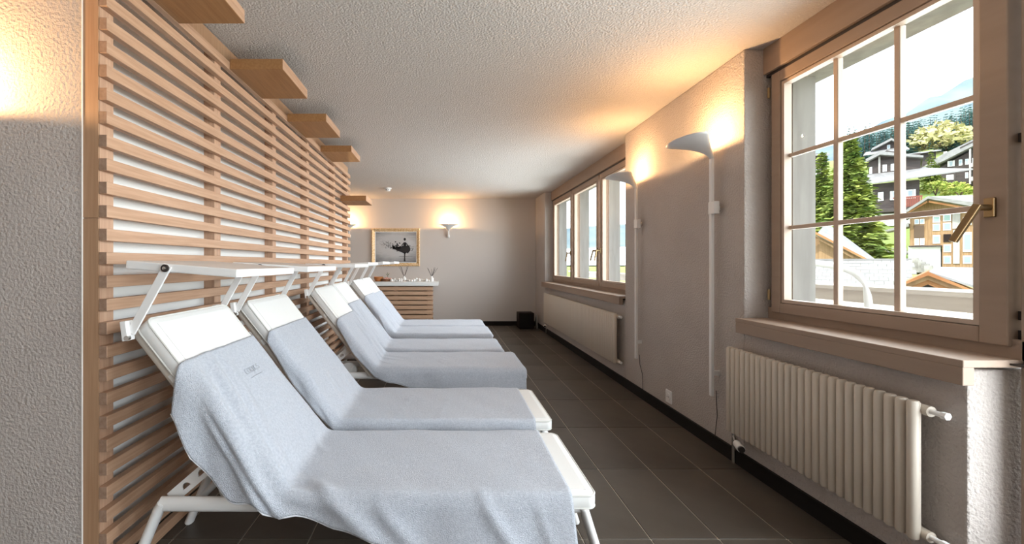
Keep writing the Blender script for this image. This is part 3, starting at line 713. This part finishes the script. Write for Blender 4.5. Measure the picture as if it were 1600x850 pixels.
# ------------------------------------------------------------------ outdoors: land
QT = [(0, -4), (8, -4), (14, -2.6), (22, -.6), (38, .2), (41, 3.0), (44, 5.2), (48, 6.4), (62, 12.2), (78, 20.5), (92, 26.5), (110, 31.5), (150, 44), (260, 70), (500, 110)]
def ground(x, y):
    q = (x * 1.17 + y) / (1.17 ** 2 + 1); z = QT[-1][1]; k = min(1, max(0, (x / max(y, 1) - .45) / .4)) if y > 1 else 1; q = q * k + min(q, 20) * (1 - k)
    for (a, va), (b, vb) in zip(QT, QT[1:]):
        if q <= b: z = va + (vb - va) * max(0, q - a) / (b - a); break
    return z + .25 * math.sin(x * .21) * math.cos(y * .17) * min(1, q / 30)
gm = MB(); nx, ny = 110, 110
gx = [3.62 + 420 * (k / nx) ** 2.0 for k in range(nx + 1)]; gy = [-120 + 620 * (abs(k / ny - .22) / .78) ** 1.6 * (1 if k / ny > .22 else -.4) + 120 - 8 for k in range(ny + 1)]
gy = sorted(gy)
gm.add([(x, y, ground(x, y)) for x in gx for y in gy], [(i * (ny + 1) + j, (i + 1) * (ny + 1) + j, (i + 1) * (ny + 1) + j + 1, i * (ny + 1) + j + 1) for i in range(nx) for j in range(ny)])
struct(gm.build('hillside', 'grass', None, smooth=True), 'sunny green and yellow hillside meadow rising behind the village', 'hillside')
mm = MB(); n1, n2 = 60, 14; rg = random.Random(3); rowz = []
ridge = [(700, 372), (1000, 350), (1200, 280), (1290, 228), (1340, 207), (1400, 182), (1460, 150), (1530, 118), (1620, 80), (1800, 40)]
vs = []
for i in range(n1 + 1):
    px = 700 + 1100 * i / n1; ty = lerp_tab(ridge, px)
    for j in range(n2 + 1):
        t = j / n2; Y = 330 + 370 * t; zt = CH + (VY - ty) * 700 / F
        z = zt * .25 + zt * .75 * t ** 1.15 + rg.uniform(-1, 1) * 7 * math.sin(math.pi * min(t, .95))
        k = Y / 700; vs.append(((px - VX) * 700 / F * (.75 + .25 * t), Y, z))
mm.add(vs, [(i * (n2 + 1) + j, (i + 1) * (n2 + 1) + j, (i + 1) * (n2 + 1) + j + 1, i * (n2 + 1) + j + 1) for i in range(n1) for j in range(n2)])
struct(mm.build('mountain', 'rock', None, smooth=True), 'pale blue grey mountain slope under a white sky', 'mountain')

# ------------------------------------------------------------------ outdoors: trees
def spruce_mesh(h, r, levels, per, seed, tuft=1.0):
    rg = random.Random(seed); vs = []; fs = []
    for i in range(levels):
        t = i / (levels - 1); z0 = h * (.04 + .95 * t); rr = r * (1 - t) ** .82 + .05 * r
        n = max(4, int(per * (1 - .6 * t)))
        for k in range(n):
            a = 2 * math.pi * (k + rg.random()) / n; L = rr * rg.uniform(.7, 1.12); ns = max(2, int(7 * (1 - t) + 2))
            ca, sa = math.cos(a), math.sin(a)
            for s in range(ns):
                u = (s + .6 + rg.uniform(-.3, .3)) / ns; x = L * u; z = z0 - .30 * L * u ** 1.2 + .10 * L * u ** 4
                w = (.16 * r * (1 - .55 * u) * (1 - .55 * t) + .02 * r) * tuft * rg.uniform(.7, 1.3)
                for q in range(2):
                    b = a + rg.uniform(-.9, .9); d = Vector((math.cos(b), math.sin(b), rg.uniform(-.45, .25))).normalized() * w * 1.6
                    sd_ = Vector((-sa, ca, rg.uniform(-.6, .6))).normalized() * w * .62; c = Vector((x * ca, x * sa, z + rg.uniform(-.3, .3) * w))
                    o = len(vs); vs += [c - d * .3, c + d * .3 + sd_, c + d, c + d * .3 - sd_]; fs.append((o, o + 1, o + 2, o + 3))
    m = MB(); m.v = [tuple(v) for v in vs]; m.f = fs; return m
def spruce(name, loc, h, r, levels, per, seed, label, m='needles', group=None):
    t = empty(name, loc); tag(t, label, 'tree', group)
    spruce_mesh(h, r, levels, per, seed, 1.35 if m == 'needles' else 1.0).build('foliage', m, t)
    MB().tube([(0, 0, -.5), (0, 0, h * .9)], [r * .07, r * .01], 8).build('trunk', 'bark', t); return t
p = at(1327, 400, 22); spruce('spruce_tree', (p.x, p.y, ground(p.x, p.y) - .3), at(0, 212, 22).z - ground(p.x, p.y) + .3, 1.95, 60, 30, 1, 'large sunlit spruce tree filling the middle panes of near window')
p = at(1284, 400, 24); spruce('spruce_tree', (p.x, p.y, ground(p.x, p.y) - .3), at(0, 238, 24).z - ground(p.x, p.y) + .3, 1.5, 44, 24, 2, 'second spruce tree partly hidden by the pale window post')
p = at(1455, 278, 50); spruce('spruce_tree', (p.x, p.y, at(0, 284, 50).z), at(0, 236, 50).z - at(0, 284, 50).z, 1.15, 16, 10, 3, 'small bright spruce between the two dark chalets')
fs_ = spruce('forest_spruce', (0, 0, 0), 9, 2.1, 16, 9, 9, 'dark blue green spruce with haze in its colour in the dense forest on the slope', 'needles_hazed', 'spruces of the hillside forest')
rg = random.Random(77); cnt = 0
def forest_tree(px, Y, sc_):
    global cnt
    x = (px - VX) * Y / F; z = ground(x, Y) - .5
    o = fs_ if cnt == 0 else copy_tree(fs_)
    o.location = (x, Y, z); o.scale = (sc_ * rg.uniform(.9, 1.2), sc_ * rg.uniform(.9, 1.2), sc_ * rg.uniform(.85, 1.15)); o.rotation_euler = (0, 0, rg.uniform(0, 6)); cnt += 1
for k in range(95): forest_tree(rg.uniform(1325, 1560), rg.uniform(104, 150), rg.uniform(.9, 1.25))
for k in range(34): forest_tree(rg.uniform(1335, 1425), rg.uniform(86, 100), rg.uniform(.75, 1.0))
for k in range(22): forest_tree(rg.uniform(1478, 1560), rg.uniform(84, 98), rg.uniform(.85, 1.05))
def bush(px, py, Y, rx, rz, seed, label):
    rg = random.Random(seed); c = at(px, py, Y); vs = []; fs = []
    for k in range(420):
        a = rg.uniform(0, 6.283); b = math.asin(rg.uniform(0, 1)); q = rg.uniform(.75, 1.05)
        d = Vector((math.cos(a) * math.cos(b) * rx * q, math.sin(a) * math.cos(b) * rx * q, math.sin(b) * rz * q))
        w = rx * .10; u = Vector((rg.uniform(-1, 1), rg.uniform(-1, 1), rg.uniform(-.5, 1))).normalized() * w; v = Vector((rg.uniform(-1, 1), rg.uniform(-1, 1), rg.uniform(-1, 1))).normalized() * w
        o = len(vs); vs += [d - u, d + v, d + u, d - v]; fs.append((o, o + 1, o + 2, o + 3))
    t = empty('bush', (c.x, c.y, c.z)); tag(t, label, 'bush', 'bushes on the village slope')
    m = MB(); m.v = [tuple(v) for v in vs]; m.f = fs; m.build('foliage', 'pale_leaves' if 'pale' in label else 'leaves', t)
    for k in range(3): MB().tube([(0, 0, -.4), (rx * .3 * math.cos(k * 2.1), rx * .3 * math.sin(k * 2.1), rz * .7)], .05, 5).build('stem', 'bark', t)
bush(1462, 300, 46, 1.3, 1.2, 1, 'green bush beside lower chalet roof'); bush(1488, 297, 47, 1.3, .9, 2, 'green bush below the right hand chalet')
bush(1500, 302, 44, 1.4, .6, 3, 'yellow green bush above the wooden barn roof'); bush(1468, 226, 84, 5.0, 4.5, 4, 'large pale yellow tree crown on the meadow')
bush(1445, 230, 86, 3.6, 3.2, 5, 'smaller pale yellow crown at left of the meadow')

# ------------------------------------------------------------------ outdoors: houses (each turned to face down the slope)
class House:
    def __init__(s, name, cx, Y, base_py, label):
        s.Y = Y; s.cx = cx; X = (cx - VX) * Y / F; s.th = math.atan2(X, Y)
        s.k = F / (Y * math.cos(s.th)); s.bz = CH + (VY - base_py) * Y / F
        s.root = empty(name, (X, Y, s.bz), -s.th); tag(s.root, label, 'house' if 'shed' not in name else 'shed')
    def p(s, px, py, d): return ((px - s.cx) / s.k, d, CH + (VY - py) * s.Y / F - s.bz)
    def ex(s, name, m, poly, d0, d1, parent=None):
        return MB().prism(poly, lambda q: s.p(q[0], q[1], d0), lambda q: s.p(q[0], q[1], d1)).build(name, m, parent or s.root)
    def rect(s, name, m, x0, x1, y0, y1, d0, d1, parent=None): return s.ex(name, m, [(x0, y1), (x1, y1), (x1, y0), (x0, y0)], d0, d1, parent)
    def slope(s, name, m, eave, ridge, de, dr, th=.12):
        a, b = [Vector(s.p(x, y, de)) for x, y in eave]; c, d = [Vector(s.p(x, y, dr)) for x, y in ridge]; o = Vector((0, 0, -th))
        return MB().rings([[a + o, b + o, d + o, c + o], [a, b, d, c]]).build(name, m, s.root)
    def window(s, x0, x1, y0, y1, d, fm='shutter', pm='blue_pane', shut=True):
        f = s.rect('window', fm, x0, x1, y0, y1, d - .06, d + .02)
        w = x1 - x0; q = (y1 - y0)
        s.rect('pane', pm, x0 + w * .14, x1 - w * .14, y0 + q * .12, y1 - q * .12, d - .08, d - .05, f)
        if shut:
            for a, b in ((x0 - w * .55, x0 - w * .05), (x1 + w * .05, x1 + w * .55)): s.rect('shutter', 'shutter', a, b, y0, y1, d - .1, d - .04)

# dark chalet in the middle
h = House('chalet', 1405, 46, 346, 'dark timber chalet with wide pale roof and red balcony behind the spruce')
h.rect('ground_floor', 'render_white', 1366, 1432, 332, 352, 0, 6)
h.rect('lower_storey', 'dark_timber', 1362, 1436, 284, 333, -.1, 6)
h.slope('lower_roof', 'roof_slate', [(1346, 285), (1510, 279)], [(1352, 263), (1440, 263)], -1.6, 1.4)
h.rect('upper_storey', 'dark_timber', 1354, 1438, 240, 268, 1.2, 6)
h.ex('upper_gable', 'dark_timber', [(1354, 243), (1438, 246), (1385, 229)], 1.2, 6)
h.ex('gable_roof', 'roof_slate', [(1350, 246), (1374, 236.5), (1442, 250), (1442, 247), (1374, 231), (1350, 241)], .3, 7)
h.rect('corner_post', 'pale_wood', 1371, 1374.5, 238, 265, 1.0, 1.2)
for a in (1378, 1391.5, 1404): h.window(a, a + 7, 252, 263, 1.2, shut=False)
h.rect('shutter', 'shutter', 1356, 1360.5, 253, 264, 1.1, 1.2)
for a in (1395, 1418): h.window(a, a + 8, 298, 312, -.1)
h.rect('shutter', 'shutter', 1371, 1380, 298, 312, -.2, -.1)
h.rect('balcony_floor', 'dark_timber', 1366, 1440, 325, 331, -1.0, -.1)
for k in range(16): h.rect('balcony_slat', 'red_timber', 1397 + k * 2.7, 1397 + k * 2.7 + 2.0, 311, 326, -1.0, -.92)
h.rect('balcony_rail', 'red_timber', 1395, 1440, 309.5, 311.5, -1.02, -.9)
# chalet on the right
h = House('chalet', 1505, 56, 290, 'dark timber chalet with long sloping roof and balconies on the right')
h.ex('wall', 'dark_timber', [(1462, 262), (1470, 290), (1548, 290), (1548, 226), (1530, 232), (1466, 258)], 0, 6)
h.ex('roof', 'roof_slate', [(1426, 262), (1436, 262), (1470, 251), (1532, 228), (1552, 221), (1552, 217), (1530, 219), (1470, 240)], -1.2, 6.5)
h.ex('roof_board', 'dark_timber', [(1500, 232), (1552, 214), (1552, 216), (1500, 234)], -1.25, -1.0)
for a in (1483, 1498, 1508, 1519): h.window(a, a + 5.5, 249, 258, 0, shut=(a in (1483,)))
for a in (1508, 1522): h.window(a, a + 5, 270, 279, 0, shut=False)
h.window(1522, 1527, 236, 241, 0, shut=False)
h.rect('render_panel', 'render_white', 1478, 1490, 271, 279, -.05, 0)
for z in (256, 277):
    b = h.rect('balcony', 'pale_wood', 1514, 1550, z + 2, z + 8, -1.0, -.9); h.rect('balcony_floor', 'dark_timber', 1512, 1550, z + 8, z + 9.5, -1.0, 0, b)
h.rect('post', 'pale_wood', 1514, 1517, 236, 290, -1.05, -.9); h.rect('post', 'dark_timber', 1490, 1493, 260, 290, -.6, -.45)
h.rect('chimney', 'render_white', 1473, 1479, 231, 240, 1, 1.6)
# two farther chalets behind
h = House('chalet', 1392, 68, 240, 'small far chalet with pale roof and brown gable above the others')
h.ex('wall', 'dark_timber', [(1368, 232), (1368, 240), (1412, 240), (1412, 232), (1393, 221)], 0, 5)
h.ex('roof', 'roof_slate', [(1360, 233), (1393, 221), (1412, 233), (1414, 231), (1393, 217.5), (1362, 229)], -1, 5)
h.window(1386, 1391, 226, 232, 0, 'shutter', 'blue_pane', False)
h.slope('side_roof', 'roof_slate', [(1348, 240), (1420, 240)], [(1352, 232), (1416, 232)], -2, 0)
h = House('chalet', 1440, 64, 262, 'low brown farm building between the two dark chalets')
h.rect('wall', 'dark_timber', 1412, 1462, 239, 262, 0, 5); h.slope('roof', 'roof_slate', [(1405, 240), (1470, 240)], [(1410, 232), (1466, 232)], -1, 3)
h.window(1424, 1429, 244, 250, 0, shut=False)
h = House('chalet', 1278, 50, 300, 'brown chalet gable just visible beside the pale window post')
h.rect('wall', 'dark_timber', 1262, 1292, 240, 300, 0, 5); h.slope('roof', 'roof_slate', [(1255, 242), (1296, 246)], [(1258, 231), (1290, 233)], -1, 3)
h.window(1268, 1276, 262, 274, 0, shut=False)
# larch barn with greenish windows
h = House('barn', 1475, 36, 430, 'honey coloured larch house with mint window panes and white base')
h.rect('stone_base', 'render_white', 1416, 1470, 383, 425, .4, 6)
h.ex('wall', 'larch', [(1419, 384), (1472, 384), (1472, 430), (1556, 430), (1556, 322), (1500, 322), (1450, 312), (1419, 326)], .2, 6)
h.ex('roof_left', 'shingle_plank', [(1408, 334), (1450, 310.5), (1450, 306.5), (1406, 330)], -1.2, 6)
h.ex('roof_right', 'shingle_plank', [(1450, 310.5), (1560, 338), (1560, 330), (1450, 306.5)], -1.2, 6)
h.slope('roof_plane', 'roof_slate', [(1452, 307), (1562, 330)], [(1478, 301), (1562, 303)], -1.1, 4)
for a, b in ((1412, 1449), (1451, 1512)): h.ex('rafter_board', 'larch_rust', [(a, 331 if a < 1440 else 313), (b, 313 if a < 1440 else 328), (b, 316 if a < 1440 else 331), (a, 334 if a < 1440 else 316)], -1.0, -.9)
for (a, b, c, d) in ((1457, 1469, 337, 347), (1457, 1469, 349, 360), (1473.5, 1486, 335, 346), (1473.5, 1486, 348, 360), (1457, 1469, 367, 380), (1474, 1486, 382, 394), (1474, 1486, 400, 412), (1504, 1517, 364, 394), (1504, 1517, 400, 412), (1504, 1517, 341, 353)):
    h.window(a, b, c, d, .2, 'shutter', 'green_pane', False)
h.rect('dark_hatch', 'dark_brown', 1474, 1486, 366, 378, .1, .25)
for a in (1427, 1436): h.window(a, a + 7.5, 340, 348, .2, 'shutter', 'blue_pane', False); h.window(a, a + 7.5, 371, 382, .2, 'shutter', 'blue_pane', False)
h.rect('timber_panel', 'bark', 1426, 1443, 350, 370, .1, .2)
h.rect('grey_panel', 'pale_wood', 1489, 1499, 360, 412, .08, .2); h.rect('pale_panel', 'pale_wood', 1488, 1500, 333, 358, .1, .2)
h.rect('ledge', 'dark_timber', 1417, 1472, 383, 385, -.05, .3)
for k in range(5): h.rect('outside_step', 'stone', 1424 + k * 5, 1434 + k * 6, 402 + k * 3.2, 426, -.9 - k * .25, .4)
h.ex('side_roof', 'shingle_plank', [(1376, 357), (1408, 349), (1418, 346), (1418, 352), (1400, 356), (1378, 359)], -.8, 2)
# stone wall on the slope
h = House('stone_wall_shed', 1398, 41.5, 402, 'low dry stone wall crossing the green slope below the chalet'); h.root['category'] = 'wall'
for r_ in range(3):
    for k in range(7): h.rect('stone', 'stone', 1382 + k * 5 + (r_ % 2) * 2.5, 1382 + k * 5 + 4.6 + (r_ % 2) * 2.5, 388 + r_ * 4.2, 392 + r_ * 4.2, -.1 - .05 * ((k * 3 + r_) % 3), .5)
# shed with larch gable on the left and its long shingle roof
h = House('larch_shed', 1300, 16, 440, 'larch gable shed with pale slate roof left behind terrace')
h.ex('wall', 'larch', [(1252, 440), (1345, 440), (1345, 404), (1272, 366), (1252, 376)], 0, 4)
h.slope('roof_plane', 'roof_slate', [(1276, 366), (1352, 406)], [(1290, 338), (1372, 403)], -.5, 3.2, .06)
h.ex('verge_board', 'larch_rust', [(1250, 380), (1274, 366), (1346, 405), (1352, 405), (1274, 362), (1250, 376)], -.55, -.4)
h.ex('rafter', 'larch', [(1274, 372), (1330, 403), (1336, 403), (1274, 369)], -.4, -.3)
h.rect('small_window', 'dark_brown', 1304, 1309, 397, 404, -.05, .05)
h = House('shingle_roof_shed', 1345, 9.5, 470, 'low shed with broad pale shingle roof beyond the terrace railing')
h.rect('wall', 'larch', 1235, 1428, 455, 560, .2, 3)
for r_ in range(10):
    y0 = 404.5 + r_ * 5.6; t0 = r_ / 10; d = 2.2 - 2.4 * t0
    for k in range(13): 
        x0 = 1232 + k * 15 + (7.5 if r_ % 2 else 0)
        a = h.p(x0, y0, d); b = h.p(x0 + 14.6, y0 + 6.6, d - .27)
        MB().add([(a[0], a[1], a[2] - .012), (b[0], a[1], a[2] - .012), (b[0], b[1], b[2]), (a[0], b[1], b[2]), (a[0], a[1], a[2] - .03), (b[0], a[1], a[2] - .03), (b[0], b[1], b[2] - .02), (a[0], b[1], b[2] - .02)],
                 [(0, 1, 2, 3), (4, 5, 6, 7), (0, 1, 5, 4), (2, 3, 7, 6), (0, 3, 7, 4), (1, 2, 6, 5)]).build('shingle', 'shingle_plank', h.root)
h.rect('ridge_board', 'shingle_plank', 1232, 1432, 403, 406, 2.15, 2.3)
# rusty plank gable close to the railing
h = House('plank_shed', 1452, 7.5, 475, 'rust coloured plank gable shed roof just beyond railing')
h.ex('wall', 'dark_timber', [(1408, 520), (1500, 520), (1500, 452), (1450, 438), (1408, 452)], .1, 2.4)
h.ex('verge_left', 'larch_rust', [(1383, 457), (1450, 430), (1450, 424), (1383, 455)], -.3, 2.6)
h.ex('verge_right', 'larch_rust', [(1450, 430), (1530, 459), (1530, 456), (1450, 424)], -.3, 2.6)
h.ex('gable_board', 'larch', [(1400, 457), (1450, 437), (1450, 430), (1392, 453)], -.2, -.1)
h.ex('gable_board', 'larch', [(1450, 437), (1505, 457), (1520, 456), (1450, 430)], -.2, -.1)
h.ex('gable_board', 'larch_rust', [(1418, 458), (1450, 444), (1450, 437), (1404, 456)], -.16, -.06)
h.ex('gable_board', 'larch_rust', [(1450, 444), (1486, 458), (1504, 457), (1450, 437)], -.16, -.06)
h.slope('roof_plane', 'roof_slate', [(1452, 424), (1545, 452)], [(1465, 418), (1560, 419)], -.28, 2.4, .04)
